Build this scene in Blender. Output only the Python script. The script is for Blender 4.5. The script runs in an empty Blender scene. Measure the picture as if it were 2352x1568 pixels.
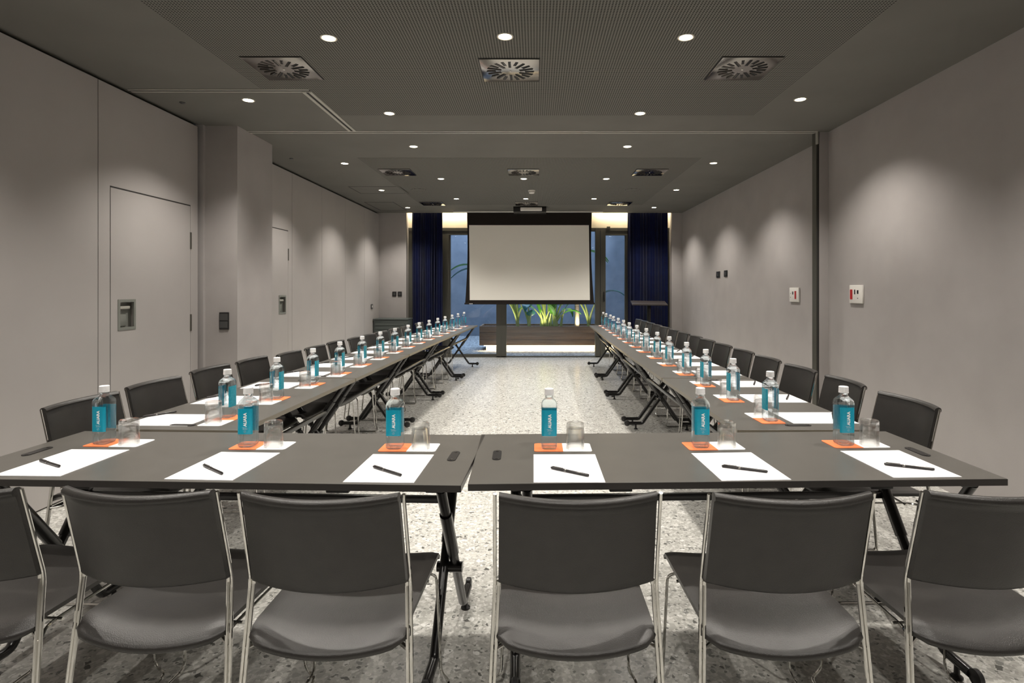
import bpy, bmesh, math, random
from mathutils import Vector, Matrix
R = math.radians
random.seed(7)
C = bpy.context.scene
COL = C.collection

# ------------------------------------------------------------------ camera
HC = 1.40                      # camera height
F = 1285.0                     # focal length in pixels of the 2352 px wide frame
CX, CY = 1230.0, 663.0         # pixel of the straight-ahead direction
H = 2.925                      # ceiling height
cam = bpy.data.cameras.new('camera')
camo = bpy.data.objects.new('camera', cam)
COL.objects.link(camo)
camo.location = (0, 0, HC)
camo.rotation_euler = (R(90), 0, 0)
cam.sensor_width = 36.0
cam.lens = F / 2352 * 36.0
cam.shift_x = (1176 - CX) / 2352
cam.shift_y = -(784 - CY) / 2352
cam.clip_start = 0.05
cam.clip_end = 200
C.camera = camo

# ------------------------------------------------------------------ world, exposure
w = bpy.data.worlds.new('world'); C.world = w; w.use_nodes = True
w.node_tree.nodes['Background'].inputs[0].default_value = (0.10, 0.16, 0.30, 1)
w.node_tree.nodes['Background'].inputs[1].default_value = 0.15
C.view_settings.view_transform = 'Standard'
C.view_settings.look = 'None'
C.view_settings.gamma = 1.0
C.view_settings.use_curve_mapping = False
C.view_settings.exposure = 0.30
SPOT_W = 108.0                  # strength of each ceiling downlight
SPOT_C = (1.0, 0.945, 0.865)

def area_light(name, loc, rot, sx, sy, power, color):
    l = bpy.data.lights.new(name, 'AREA'); l.shape = 'RECTANGLE'
    l.size = sx; l.size_y = sy; l.energy = power; l.color = color
    o = bpy.data.objects.new(name, l); COL.objects.link(o)
    o.location = loc; o.rotation_euler = rot
    return o
# blue night light over the garden court, warm cove light above the curtains
area_light('garden_light', (-0.5, 14.6, 4.6), (0, 0, 0), 6.0, 3.0, 330, (0.50, 0.70, 1.0))
area_light('cove_light_left', (-1.9, 11.35, 3.05), (R(20), 0, 0), 1.4, 0.06, 14, (1.0, 0.86, 0.62))
area_light('cove_light_right', (1.95, 11.35, 3.05), (R(20), 0, 0), 1.5, 0.06, 14, (1.0, 0.86, 0.62))

# ------------------------------------------------------------------ materials
def mat(name, col=(0.5,0.5,0.5), rough=0.5, metal=0.0, spec=None, emit=None, estr=0.0, coat=0.0, sheen=0.0):
    m = bpy.data.materials.new(name); m.use_nodes = True
    p = m.node_tree.nodes['Principled BSDF']
    p.inputs['Base Color'].default_value = (*col, 1)
    p.inputs['Roughness'].default_value = rough
    p.inputs['Metallic'].default_value = metal
    if spec is not None: p.inputs['Specular IOR Level'].default_value = spec
    if coat: p.inputs['Coat Weight'].default_value = coat
    if sheen:
        p.inputs['Sheen Weight'].default_value = sheen
    if emit:
        p.inputs['Emission Color'].default_value = (*emit, 1)
        p.inputs['Emission Strength'].default_value = estr
    return m
def nodes(m):
    nt = m.node_tree
    return nt, nt.nodes, nt.links, nt.nodes['Principled BSDF']
def noisy(m, c1, c2, scale=5.0, detail=4.0, bump=0.0, bscale=None, stretch=None, lo=0.3, hi=0.7):
    nt, N, L, p = nodes(m)
    tc = N.new('ShaderNodeTexCoord'); mp = N.new('ShaderNodeMapping')
    L.new(tc.outputs['Object'], mp.inputs['Vector'])
    if stretch: mp.inputs['Scale'].default_value = stretch
    n = N.new('ShaderNodeTexNoise'); n.inputs['Scale'].default_value = scale; n.inputs['Detail'].default_value = detail
    L.new(mp.outputs[0], n.inputs['Vector'])
    r = N.new('ShaderNodeValToRGB')
    r.color_ramp.elements[0].color = (*c1, 1); r.color_ramp.elements[1].color = (*c2, 1)
    r.color_ramp.elements[0].position = lo; r.color_ramp.elements[1].position = hi
    L.new(n.outputs['Fac'], r.inputs[0]); L.new(r.outputs[0], p.inputs['Base Color'])
    if bump:
        n2 = N.new('ShaderNodeTexNoise'); n2.inputs['Scale'].default_value = bscale or scale * 8; n2.inputs['Detail'].default_value = 3
        L.new(mp.outputs[0], n2.inputs['Vector'])
        b = N.new('ShaderNodeBump'); b.inputs['Strength'].default_value = bump; b.inputs['Distance'].default_value = 0.002
        L.new(n2.outputs['Fac'], b.inputs['Height']); L.new(b.outputs[0], p.inputs['Normal'])
    return m

M = {}
M['wall'] = noisy(mat('wall_grey_paint', rough=0.75, spec=0.25), (0.375,0.350,0.338), (0.412,0.386,0.374), 3, 5, bump=0.15, bscale=120)
M['panel'] = noisy(mat('partition_grey_laminate', rough=0.6, spec=0.3), (0.400,0.375,0.360), (0.430,0.405,0.390), 2, 4, bump=0.1, bscale=200)
M['gap'] = mat('dark_gap', (0.03,0.028,0.026), 0.8)
M['ceil'] = noisy(mat('ceiling_dark_grey', rough=0.8, spec=0.2), (0.155,0.150,0.134), (0.172,0.167,0.150), 2, 4, bump=0.08, bscale=60)
M['track'] = mat('track_grey_metal', (0.50,0.49,0.44), 0.4, 0.3)
M['handleplate'] = mat('handle_grey_metal', (0.30,0.31,0.28), 0.4, 0.4)
M['chrome'] = mat('chrome_rod', (0.66,0.65,0.62), 0.07, 1.0)
M['leather'] = noisy(mat('black_leather', rough=0.38, spec=0.5), (0.022,0.020,0.0185), (0.028,0.0255,0.0235), 20, 4, bump=0.35, bscale=420)
M['top'] = noisy(mat('dark_table_laminate', rough=0.34, spec=0.5), (0.082,0.076,0.068), (0.092,0.086,0.077), 8, 4, bump=0.06, bscale=500)
M['edge'] = mat('lit_table_edge_band', (0.20,0.175,0.135), 0.35, 0.0, 0.5)  # side tables: lamp light and warm planter glow put into the band colour
M['edge_shade'] = mat('shaded_table_edge_band', (0.035,0.031,0.029), 0.3, 0.0, 0.5)  # near tables: same band darkened, backlit shade put into its colour
M['blackmetal'] = mat('black_lacquered_steel', (0.012,0.011,0.011), 0.25, 0.0, 0.6)
M['blackplastic'] = mat('black_plastic', (0.015,0.014,0.014), 0.35)
M['darkgrey'] = mat('dark_grey_plastic', (0.06,0.06,0.06), 0.4)
M['whitecap'] = mat('white_cap_plastic', (0.85,0.85,0.85), 0.35)
M['whiteplastic'] = mat('white_plastic', (0.80,0.77,0.72), 0.4)
M['red'] = mat('red_plastic', (0.45,0.012,0.012), 0.3)
M['teal'] = noisy(mat('teal_label', rough=0.35), (0.0,0.29,0.42), (0.0,0.32,0.46), 60, 3)
M['teal2'] = noisy(mat('teal_back_label', rough=0.35), (0.0,0.28,0.41), (0.04,0.40,0.52), 90, 4)
M['print'] = mat('white_print', (0.88,0.9,0.9), 0.5)
M['print2'] = mat('pale_print', (0.35,0.55,0.62), 0.5)
M['pen'] = mat('pen_gunmetal', (0.03,0.027,0.027), 0.25, 0.3)
M['penclip'] = mat('pen_clip', (0.2,0.19,0.18), 0.2, 0.9)
M['curtain'] = noisy(mat('navy_velvet', rough=0.85, spec=0.1, sheen=0.08), (0.003,0.0045,0.026), (0.004,0.008,0.042), 6, 3)
M['frame'] = mat('window_frame_bronze', (0.085,0.082,0.068), 0.45, 0.2)
M['header'] = noisy(mat('cream_header_plaster', rough=0.8), (0.62,0.56,0.44), (0.66,0.60,0.48), 6, 4)
M['screen'] = mat('projection_fabric', (0.90,0.87,0.80), 0.9, spec=0.1)
M['screenblack'] = mat('screen_black_fabric', (0.018,0.014,0.012), 0.8, spec=0.2)
M['radiator'] = mat('grey_cabinet_metal', (0.085,0.098,0.092), 0.5)
M['diffuser'] = mat('diffuser_metal', (0.36,0.34,0.32), 0.16, 1.0)
M['slot'] = mat('diffuser_slot_dark', (0.006,0.006,0.006), 0.6)
M['lamp'] = mat('downlight_lens', (1,1,1), 0.5, emit=(1.0,0.90,0.70), estr=22.0)
M['lampring'] = mat('downlight_trim', (0.62,0.58,0.50), 0.4)
M['led'] = mat('led_strip', (1,1,1), 0.5, emit=(1.0,0.80,0.48), estr=9.0)
M['planter'] = noisy(mat('brown_planter_board', rough=0.35), (0.26,0.15,0.085), (0.42,0.27,0.17), 3, 6, stretch=(0.6,8,14))
M['soil'] = noisy(mat('soil', rough=0.95), (0.05,0.03,0.02), (0.16,0.09,0.06), 30, 5)
M['gardenwall'] = noisy(mat('garden_concrete', rough=0.8), (0.15,0.17,0.20), (0.27,0.29,0.33), 1.5, 5, bump=0.3, bscale=20)
M['leaf'] = noisy(mat('banana_leaf', rough=0.35), (0.05,0.22,0.03), (0.16,0.42,0.06), 6, 3)
M['leafdark'] = noisy(mat('dark_leaf', rough=0.35), (0.010,0.10,0.10), (0.03,0.20,0.17), 6, 3)
M['stem'] = noisy(mat('plant_stem', rough=0.5), (0.36,0.48,0.10), (0.60,0.62,0.26), 8, 3, stretch=(1,1,0.2))
M['trunk'] = noisy(mat('palm_trunk', rough=0.8), (0.45,0.33,0.24), (0.70,0.58,0.46), 14, 4, stretch=(1,1,5))
M['wood_dark'] = mat('dark_tabletop', (0.035,0.028,0.027), 0.5)
M['yellow'] = mat('yellow', (0.4,0.3,0.05), 0.5)

def gravel():
    m = mat('garden_gravel', (0.3,0.3,0.3), 0.85)
    nt, N, L, p = nodes(m)
    tc = N.new('ShaderNodeTexCoord'); v = N.new('ShaderNodeTexVoronoi'); v.inputs['Scale'].default_value = 32
    L.new(tc.outputs['Object'], v.inputs['Vector'])
    sp = N.new('ShaderNodeSeparateColor'); L.new(v.outputs['Color'], sp.inputs[0])
    r = N.new('ShaderNodeValToRGB'); r.color_ramp.elements[0].color = (0.16,0.165,0.17,1); r.color_ramp.elements[1].color = (0.62,0.62,0.62,1)
    L.new(sp.outputs[0], r.inputs[0]); L.new(r.outputs[0], p.inputs['Base Color'])
    b = N.new('ShaderNodeBump'); b.inputs['Strength'].default_value = 0.8; b.inputs['Distance'].default_value = 0.02; b.invert = True
    L.new(v.outputs['Distance'], b.inputs['Height']); L.new(b.outputs[0], p.inputs['Normal'])
    return m
M['gravel'] = gravel()

def terrazzo():
    m = mat('terrazzo', (0.6,0.58,0.54), 0.22, spec=0.5)
    nt, N, L, p = nodes(m)
    tc = N.new('ShaderNodeTexCoord')
    def layer(scale, seedoff):
        mp = N.new('ShaderNodeMapping'); mp.inputs['Location'].default_value = (seedoff, seedoff*1.7, 0)
        L.new(tc.outputs['Object'], mp.inputs['Vector'])
        nz = N.new('ShaderNodeTexNoise'); nz.inputs['Scale'].default_value = scale*1.6; nz.inputs['Detail'].default_value = 1
        L.new(mp.outputs[0], nz.inputs['Vector'])
        add = N.new('ShaderNodeVectorMath'); add.operation = 'MULTIPLY_ADD'
        L.new(nz.outputs['Color'], add.inputs[0]); add.inputs[1].default_value = (0.35/scale*2,)*3; L.new(mp.outputs[0], add.inputs[2])
        v = N.new('ShaderNodeTexVoronoi'); v.inputs['Scale'].default_value = scale; v.voronoi_dimensions = '2D'
        L.new(add.outputs[0], v.inputs['Vector'])
        sp = N.new('ShaderNodeSeparateColor'); L.new(v.outputs['Color'], sp.inputs[0])
        return v, sp
    def ramp(stops, fac, interp='LINEAR'):
        r = N.new('ShaderNodeValToRGB'); r.color_ramp.interpolation = interp
        e = r.color_ramp.elements
        e[0].position = stops[0][0]; e[0].color = (*stops[0][1], 1)
        e[1].position = stops[1][0]; e[1].color = (*stops[1][1], 1)
        for pos, c in stops[2:]:
            x = e.new(pos); x.color = (*c, 1)
        L.new(fac, r.inputs[0]); return r
    va, sa = layer(46, 0.0)
    vb, sb = layer(105, 3.1)
    base = ramp([(0.0,(0.37,0.36,0.335)),(0.35,(0.44,0.43,0.40)),(0.7,(0.50,0.49,0.455)),(0.93,(0.60,0.59,0.56))], sb.outputs[1])
    chips = ramp([(0.0,(0.12,0.12,0.11)),(0.045,(0.24,0.24,0.225)),(0.11,(0.38,0.375,0.345)),(0.45,(0.50,0.49,0.455)),(0.70,(0.62,0.605,0.57)),(0.9,(0.70,0.69,0.66))], sa.outputs[0], 'CONSTANT')
    # chip mask: inside of the cell and only some cells
    ve = N.new('ShaderNodeTexVoronoi'); ve.feature = 'DISTANCE_TO_EDGE'; ve.voronoi_dimensions = '2D'; ve.inputs['Scale'].default_value = 46
    L.new(va.inputs['Vector'].links[0].from_socket, ve.inputs['Vector'])
    thr = N.new('ShaderNodeMath'); thr.operation = 'MULTIPLY'; L.new(sa.outputs[2], thr.inputs[0]); thr.inputs[1].default_value = 0.30
    dm = N.new('ShaderNodeMath'); dm.operation = 'GREATER_THAN'; L.new(ve.outputs['Distance'], dm.inputs[0]); L.new(thr.outputs[0], dm.inputs[1])
    sel = N.new('ShaderNodeMath'); sel.operation = 'GREATER_THAN'; L.new(sa.outputs[1], sel.inputs[0]); sel.inputs[1].default_value = 0.45
    mm = N.new('ShaderNodeMath'); mm.operation = 'MULTIPLY'; L.new(dm.outputs[0], mm.inputs[0]); L.new(sel.outputs[0], mm.inputs[1])
    mx = N.new('ShaderNodeMix'); mx.data_type = 'RGBA'
    L.new(mm.outputs[0], mx.inputs[0]); L.new(base.outputs[0], mx.inputs[6]); L.new(chips.outputs[0], mx.inputs[7])
    # small dark specks
    s2 = N.new('ShaderNodeMath'); s2.operation = 'GREATER_THAN'; L.new(sb.outputs[0], s2.inputs[0]); s2.inputs[1].default_value = 0.965
    mx2 = N.new('ShaderNodeMix'); mx2.data_type = 'RGBA'; L.new(s2.outputs[0], mx2.inputs[0])
    L.new(mx.outputs[2], mx2.inputs[6]); mx2.inputs[7].default_value = (0.20,0.20,0.185,1)
    L.new(mx2.outputs[2], p.inputs['Base Color'])
    return m
M['terrazzo'] = terrazzo()

def perforated():
    m = mat('perforated_ceiling', (0.2,0.19,0.17), 0.8, spec=0.2)
    nt, N, L, p = nodes(m)
    tc = N.new('ShaderNodeTexCoord'); sx = N.new('ShaderNodeSeparateXYZ'); L.new(tc.outputs['Object'], sx.inputs[0])
    def cell(out):
        a = N.new('ShaderNodeMath'); a.operation = 'MULTIPLY'; L.new(out, a.inputs[0]); a.inputs[1].default_value = 1/0.0176
        b = N.new('ShaderNodeMath'); b.operation = 'FRACT'; L.new(a.outputs[0], b.inputs[0])
        c = N.new('ShaderNodeMath'); c.operation = 'SUBTRACT'; L.new(b.outputs[0], c.inputs[0]); c.inputs[1].default_value = 0.5
        d = N.new('ShaderNodeMath'); d.operation = 'POWER'; 
        ab = N.new('ShaderNodeMath'); ab.operation = 'ABSOLUTE'; L.new(c.outputs[0], ab.inputs[0])
        L.new(ab.outputs[0], d.inputs[0]); d.inputs[1].default_value = 2
        return d
    a = cell(sx.outputs[0]); b = cell(sx.outputs[1])
    s = N.new('ShaderNodeMath'); s.operation = 'ADD'; L.new(a.outputs[0], s.inputs[0]); L.new(b.outputs[0], s.inputs[1])
    t = N.new('ShaderNodeMath'); t.operation = 'LESS_THAN'; L.new(s.outputs[0], t.inputs[0]); t.inputs[1].default_value = 0.10
    mx = N.new('ShaderNodeMix'); mx.data_type = 'RGBA'; L.new(t.outputs[0], mx.inputs[0])
    mx.inputs[6].default_value = (0.185,0.180,0.160,1); mx.inputs[7].default_value = (0.02,0.02,0.018,1)
    L.new(mx.outputs[2], p.inputs['Base Color'])
    return m
M['perf'] = perforated()

def glassy(name, col, ior, tfac):
    m = bpy.data.materials.new(name); m.use_nodes = True
    nt = m.node_tree; N = nt.nodes; L = nt.links; N.clear()
    o = N.new('ShaderNodeOutputMaterial'); g = N.new('ShaderNodeBsdfGlass'); t = N.new('ShaderNodeBsdfTransparent'); mx = N.new('ShaderNodeMixShader')
    g.inputs['Color'].default_value = (*col, 1); g.inputs['IOR'].default_value = ior; g.inputs['Roughness'].default_value = 0.0
    t.inputs['Color'].default_value = (*col, 1)
    mx.inputs[0].default_value = tfac
    L.new(g.outputs[0], mx.inputs[1]); L.new(t.outputs[0], mx.inputs[2]); L.new(mx.outputs[0], o.inputs[0])
    return m
M['bottle'] = glassy('clear_bottle_water', (0.94,0.98,0.995), 1.33, 0.48)
M['glass'] = glassy('clear_glass', (0.995,0.995,0.99), 1.40, 0.62)

def pane_mat():
    m = bpy.data.materials.new('window_glass'); m.use_nodes = True
    nt = m.node_tree; N = nt.nodes; L = nt.links; N.clear()
    o = N.new('ShaderNodeOutputMaterial'); g = N.new('ShaderNodeBsdfGlossy'); t = N.new('ShaderNodeBsdfTransparent'); mx = N.new('ShaderNodeMixShader')
    f = N.new('ShaderNodeFresnel'); f.inputs[0].default_value = 1.6
    g.inputs['Roughness'].default_value = 0.0; g.inputs['Color'].default_value = (0.85,0.9,0.95,1)
    t.inputs['Color'].default_value = (0.94,0.96,0.97,1)
    L.new(f.outputs[0], mx.inputs[0]); L.new(t.outputs[0], mx.inputs[1]); L.new(g.outputs[0], mx.inputs[2]); L.new(mx.outputs[0], o.inputs[0])
    return m
M['pane'] = pane_mat()

def coaster_mat():
    m = mat('orange_white_coaster', (0.8,0.8,0.8), 0.5)
    nt, N, L, p = nodes(m)
    tc = N.new('ShaderNodeTexCoord'); sx = N.new('ShaderNodeSeparateXYZ'); L.new(tc.outputs['Object'], sx.inputs[0])
    t = N.new('ShaderNodeMath'); t.operation = 'GREATER_THAN'; L.new(sx.outputs[0], t.inputs[0]); t.inputs[1].default_value = 0.0
    mx = N.new('ShaderNodeMix'); mx.data_type = 'RGBA'; L.new(t.outputs[0], mx.inputs[0])
    mx.inputs[6].default_value = (0.92,0.20,0.06,1); mx.inputs[7].default_value = (0.86,0.86,0.86,1)
    L.new(mx.outputs[2], p.inputs['Base Color'])
    return m
M['coaster'] = coaster_mat()

def paper_mat():
    m = mat('white_paper', (0.86,0.85,0.86), 0.6, spec=0.2)
    nt, N, L, p = nodes(m)
    tc = N.new('ShaderNodeTexCoord'); sx = N.new('ShaderNodeSeparateXYZ'); L.new(tc.outputs['Object'], sx.inputs[0])
    def band(out, c, h):
        a = N.new('ShaderNodeMath'); a.operation = 'COMPARE'; L.new(out, a.inputs[0]); a.inputs[1].default_value = c; a.inputs[2].default_value = h
        return a
    def mul(a, b):
        x = N.new('ShaderNodeMath'); x.operation = 'MULTIPLY'; L.new(a.outputs[0], x.inputs[0]); L.new(b.outputs[0], x.inputs[1]); return x
    f1 = mul(band(sx.outputs[1], -0.148, 0.0016), band(sx.outputs[0], 0.0, 0.055))
    f2 = mul(band(sx.outputs[1], 0.143, 0.0022), band(sx.outputs[0], 0.0, 0.025))
    ad = N.new('ShaderNodeMath'); ad.operation = 'ADD'; L.new(f1.outputs[0], ad.inputs[0]); L.new(f2.outputs[0], ad.inputs[1])
    w1 = N.new('ShaderNodeTexNoise'); w1.inputs['Scale'].default_value = 400
    L.new(tc.outputs['Object'], w1.inputs['Vector'])
    ad2 = mul(ad, w1)
    mx = N.new('ShaderNodeMix'); mx.data_type = 'RGBA'; L.new(ad2.outputs[0], mx.inputs[0])
    mx.inputs[6].default_value = (0.80,0.79,0.80,1); mx.inputs[7].default_value = (0.45,0.46,0.5,1)
    L.new(mx.outputs[2], p.inputs['Base Color'])
    return m
M['paper'] = paper_mat()

# ------------------------------------------------------------------ mesh helpers
class MB:
    def __init__(s): s.v = []; s.f = []; s.m = []; s.cur = 0; s.mats = []
    def use(s, m):
        if m not in s.mats: s.mats.append(m)
        s.cur = s.mats.index(m); return s
    def add(s, vs, fs, mtx=None):
        b = len(s.v)
        s.v += [tuple(mtx @ Vector(v)) if mtx else tuple(v) for v in vs]
        s.f += [tuple(b + i for i in f) for f in fs]; s.m += [s.cur] * len(fs)
        return s
    def box(s, x0, x1, y0, y1, z0, z1, mtx=None):
        vs = [(x0,y0,z0),(x1,y0,z0),(x1,y1,z0),(x0,y1,z0),(x0,y0,z1),(x1,y0,z1),(x1,y1,z1),(x0,y1,z1)]
        return s.add(vs, [(0,3,2,1),(4,5,6,7),(0,1,5,4),(1,2,6,5),(2,3,7,6),(3,0,4,7)], mtx)
    def cbox(s, c, d, mtx=None):
        return s.box(c[0]-d[0]/2, c[0]+d[0]/2, c[1]-d[1]/2, c[1]+d[1]/2, c[2]-d[2]/2, c[2]+d[2]/2, mtx)
    def rbox(s, x0, x1, y0, y1, z0, z1, r=0.003, seg=2, mtx=None):
        bm = bmesh.new()
        bmesh.ops.create_cube(bm, size=1.0)
        for v in bm.verts:
            v.co = Vector((x0 if v.co.x < 0 else x1, y0 if v.co.y < 0 else y1, z0 if v.co.z < 0 else z1))
        bmesh.ops.bevel(bm, geom=bm.edges[:] , offset=r, segments=seg, profile=0.5, affect='EDGES')
        bm.verts.index_update()
        s.add([v.co[:] for v in bm.verts], [tuple(v.index for v in f.verts) for f in bm.faces], mtx)
        bm.free(); return s
    def tube(s, pts, r, n=10, cap=True, mtx=None, squash=None, closed=False):
        pts = [Vector(p) for p in pts]; rings = []; N = len(pts)
        up = Vector((0,0,1))
        prev = None
        for i, p in enumerate(pts):
            if closed: t = (pts[(i+1) % N] - pts[i-1]).normalized()
            else:
                a = pts[max(i-1, 0)]; b = pts[min(i+1, N-1)]; t = (b - a).normalized()
            if prev is None:
                ref = up if abs(t.dot(up)) < 0.9 else Vector((0,1,0))
                u = t.cross(ref).normalized()
            else:
                u = (prev - t * prev.dot(t)).normalized()
            prev = u; v = t.cross(u)
            rr = r[i] if isinstance(r, (list, tuple)) else r
            rings.append([p + u * math.cos(2*math.pi*k/n) * rr + v * math.sin(2*math.pi*k/n) * rr * (squash or 1) for k in range(n)])
        vs = [q for ring in rings for q in ring]; fs = []
        for i in range(N if closed else N-1):
            j = (i+1) % N
            for k in range(n):
                fs.append((i*n+k, i*n+(k+1)%n, j*n+(k+1)%n, j*n+k))
        if cap and not closed:
            fs.append(tuple(reversed(range(n)))); fs.append(tuple((N-1)*n+k for k in range(n)))
        return s.add(vs, fs, mtx)
    def lathe(s, prof, n=24, mtx=None):
        vs = []; fs = []
        for (r, z) in prof:
            for k in range(n):
                a = 2*math.pi*k/n; vs.append((r*math.cos(a), r*math.sin(a), z))
        for i in range(len(prof)-1):
            for k in range(n):
                fs.append((i*n+k, i*n+(k+1)%n, (i+1)*n+(k+1)%n, (i+1)*n+k))
        if prof[0][0] > 1e-6: fs.append(tuple(reversed(range(n))))
        if prof[-1][0] > 1e-6: fs.append(tuple((len(prof)-1)*n+k for k in range(n)))
        return s.add(vs, fs, mtx)
    def prism(s, outline, z0, z1, mtx=None):
        n = len(outline)
        vs = [(x,y,z0) for x,y in outline] + [(x,y,z1) for x,y in outline]
        fs = [tuple(reversed(range(n))), tuple(range(n,2*n))] + [(i,(i+1)%n,n+(i+1)%n,n+i) for i in range(n)]
        return s.add(vs, fs, mtx)
    def build(s, name, m=None, parent=None, smooth=True, angle=35):
        me = bpy.data.meshes.new(name); me.from_pydata(s.v, [], s.f); 
        bm = bmesh.new(); bm.from_mesh(me)
        bmesh.ops.remove_doubles(bm, verts=bm.verts, dist=1e-6)
        bmesh.ops.recalc_face_normals(bm, faces=bm.faces)
        bm.to_mesh(me); bm.free()
        if m is not None: me.materials.append(m)
        else:
            for x in s.mats: me.materials.append(x)
            if len(me.polygons) == len(s.m):
                for p, k in zip(me.polygons, s.m): p.material_index = k
        if smooth:
            me.polygons.foreach_set('use_smooth', [True]*len(me.polygons))
            me.set_sharp_from_angle(angle=R(angle))
        me.update()
        o = bpy.data.objects.new(name, me); COL.objects.link(o)
        if parent: o.parent = parent
        return o

def tag(o, label=None, cat=None, group=None, kind=None):
    if label: o['label'] = label
    if cat: o['category'] = cat
    if group: o['group'] = group
    if kind: o['kind'] = kind
    return o
def empty(name, loc=(0,0,0), rz=0.0):
    o = bpy.data.objects.new(name, None); COL.objects.link(o); o.empty_display_size = 0.1
    o.location = loc; o.rotation_euler = (0,0,rz); return o
def struct(name, mb, m=None, label=None, **k):
    o = mb.build(name, m, **k); o['kind'] = 'structure'
    if label: o['label'] = label
    return o
def kids(o): return [c for c in COL.objects if c.parent == o]
TREE = {}
def freeze(o):
    TREE[o.name] = [(c, [g for g in kids(c)]) for c in kids(o)]
    return o
def dup(proto, loc, rz):
    r = proto.copy(); COL.objects.link(r); r.location = loc; r.rotation_euler = (0,0,rz)
    for c, gs in TREE[proto.name]:
        cc = c.copy(); COL.objects.link(cc); cc.parent = r
        for g in gs:
            gg = g.copy(); COL.objects.link(gg); gg.parent = cc
    return r
ORD = ['first','second','third','fourth','fifth','sixth','seventh','eighth','ninth','tenth','eleventh','twelfth','thirteenth','fourteenth','fifteenth']
def rounded_rect(w, d, r, n=6, cx=0, cy=0):
    pts = []
    for (sx, sy, a0) in ((1,1,0),(-1,1,90),(-1,-1,180),(1,-1,270)):
        for k in range(n+1):
            a = R(a0 + 90*k/n); pts.append((cx + sx*(w/2-r) + r*math.cos(a), cy + sy*(d/2-r) + r*math.sin(a)))
    return pts

# ------------------------------------------------------------------ room shell
XL, XR, XLF, XRF = -3.12, 2.85, -3.15, 2.95
YB, YE = -2.4, 11.25           # back wall, end of the ceiling
YW = 11.45                     # face of the window frames
fl = MB().box(-3.6, 3.4, YB-0.1, YW+0.12, -0.1, 0)
struct('floor', fl, M['terrazzo'], 'pale grey terrazzo floor')
# ceiling slab
ce = MB().box(-3.6, 3.4, YB-0.1, YE, H, H+0.1)
ceil = struct('ceiling', ce, M['ceil'], 'dark grey plaster ceiling')
pp = MB()
PX0, PX1 = -2.09, 1.92
pp.box(PX0, PX1, YB+0.8, 4.26, H-0.002, H+0.001)
pp.box(-1.72, PX1, 4.26, 4.92, H-0.002, H+0.001)
pp.build('perforated_panel', M['perf'], ceil, smooth=False)['label'] = 'perforated acoustic ceiling panel'
pp = MB().box(-2.08, 1.94, 6.51, 10.15, H-0.002, H+0.001)
pp.build('perforated_panel', M['perf'], ceil, smooth=False)['label'] = 'perforated acoustic ceiling panel'

# partition tracks in the ceiling
def track(name, x0, x1, y0, y1, along, wid=0.075):
    t = MB(); z0 = H-0.006
    if along == 'x':
        yc = (y0+y1)/2
        t.use(M['track']).box(x0, x1, yc-wid/2, yc-0.012, z0, H); t.box(x0, x1, yc+0.012, yc+wid/2, z0, H)
        t.use(M['gap']).box(x0, x1, yc-0.012, yc+0.012, H-0.003, H)
    else:
        xc = (x0+x1)/2
        t.use(M['track']).box(xc-wid/2, xc-0.012, y0, y1, z0, H); t.box(xc+0.012, xc+wid/2, y0, y1, z0, H)
        t.use(M['gap']).box(xc-0.012, xc+0.012, y0, y1, H-0.003, H)
    return struct(name, t, None, 'partition track in the ceiling', smooth=False)
track('trim_1', -2.79, 2.73, 5.44, 5.44, 'x')
track('trim_2', -1.77, -1.77, 4.32, 5.40, 'y')
track('trim_3', XL, -1.735, 4.30, 4.30, 'x', 0.06)

# left walls: folding partition panels with narrow joints, a dark backing behind
def wall_left(name, x, segs, holes, z1=H-0.03):
    b = MB(); b.use(M['panel'])
    for (y0, y1) in segs:
        hs = [h for h in holes if h[0] >= y0-0.01 and h[1] <= y1+0.01]
        if not hs: b.box(x-0.04, x, y0+0.003, y1-0.003, 0.01, z1)
        for (h0, h1, hz) in hs:
            b.box(x-0.04, x, y0+0.003, h0-0.006, 0.01, z1)
            b.box(x-0.04, x, h1+0.006, y1-0.003, 0.01, z1)
            b.box(x-0.04, x, h0-0.006, h1+0.006, hz+0.012, z1)
    b.use(M['gap']).box(x-0.08, x-0.045, segs[0][0], segs[-1][1], 0, H)
    for (y0, y1) in segs[1:]: b.box(x-0.045, x-0.002, y0-0.003, y0+0.003, 0.01, z1)
    for (h0, h1, hz) in holes:
        b.box(x-0.045, x-0.002, h0-0.006, h0, 0.01, hz+0.012); b.box(x-0.045, x-0.002, h1, h1+0.006, 0.01, hz+0.012)
        b.box(x-0.045, x-0.002, h0, h1, hz, hz+0.012)
    return struct(name, b, None, 'grey folding partition wall with narrow vertical joints', smooth=False)
wall_left('wall_left', XL, [(YB,0.3),(0.3,1.55),(1.55,2.80),(2.80,3.99),(3.99,5.17)], [(4.107,5.055,2.145)])
wall_left('wall_left_far', XLF, [(5.93,7.24),(7.24,8.25),(8.25,9.26),(9.26,10.3),(10.3,11.3)], [(6.20,7.12,2.13)])
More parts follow.
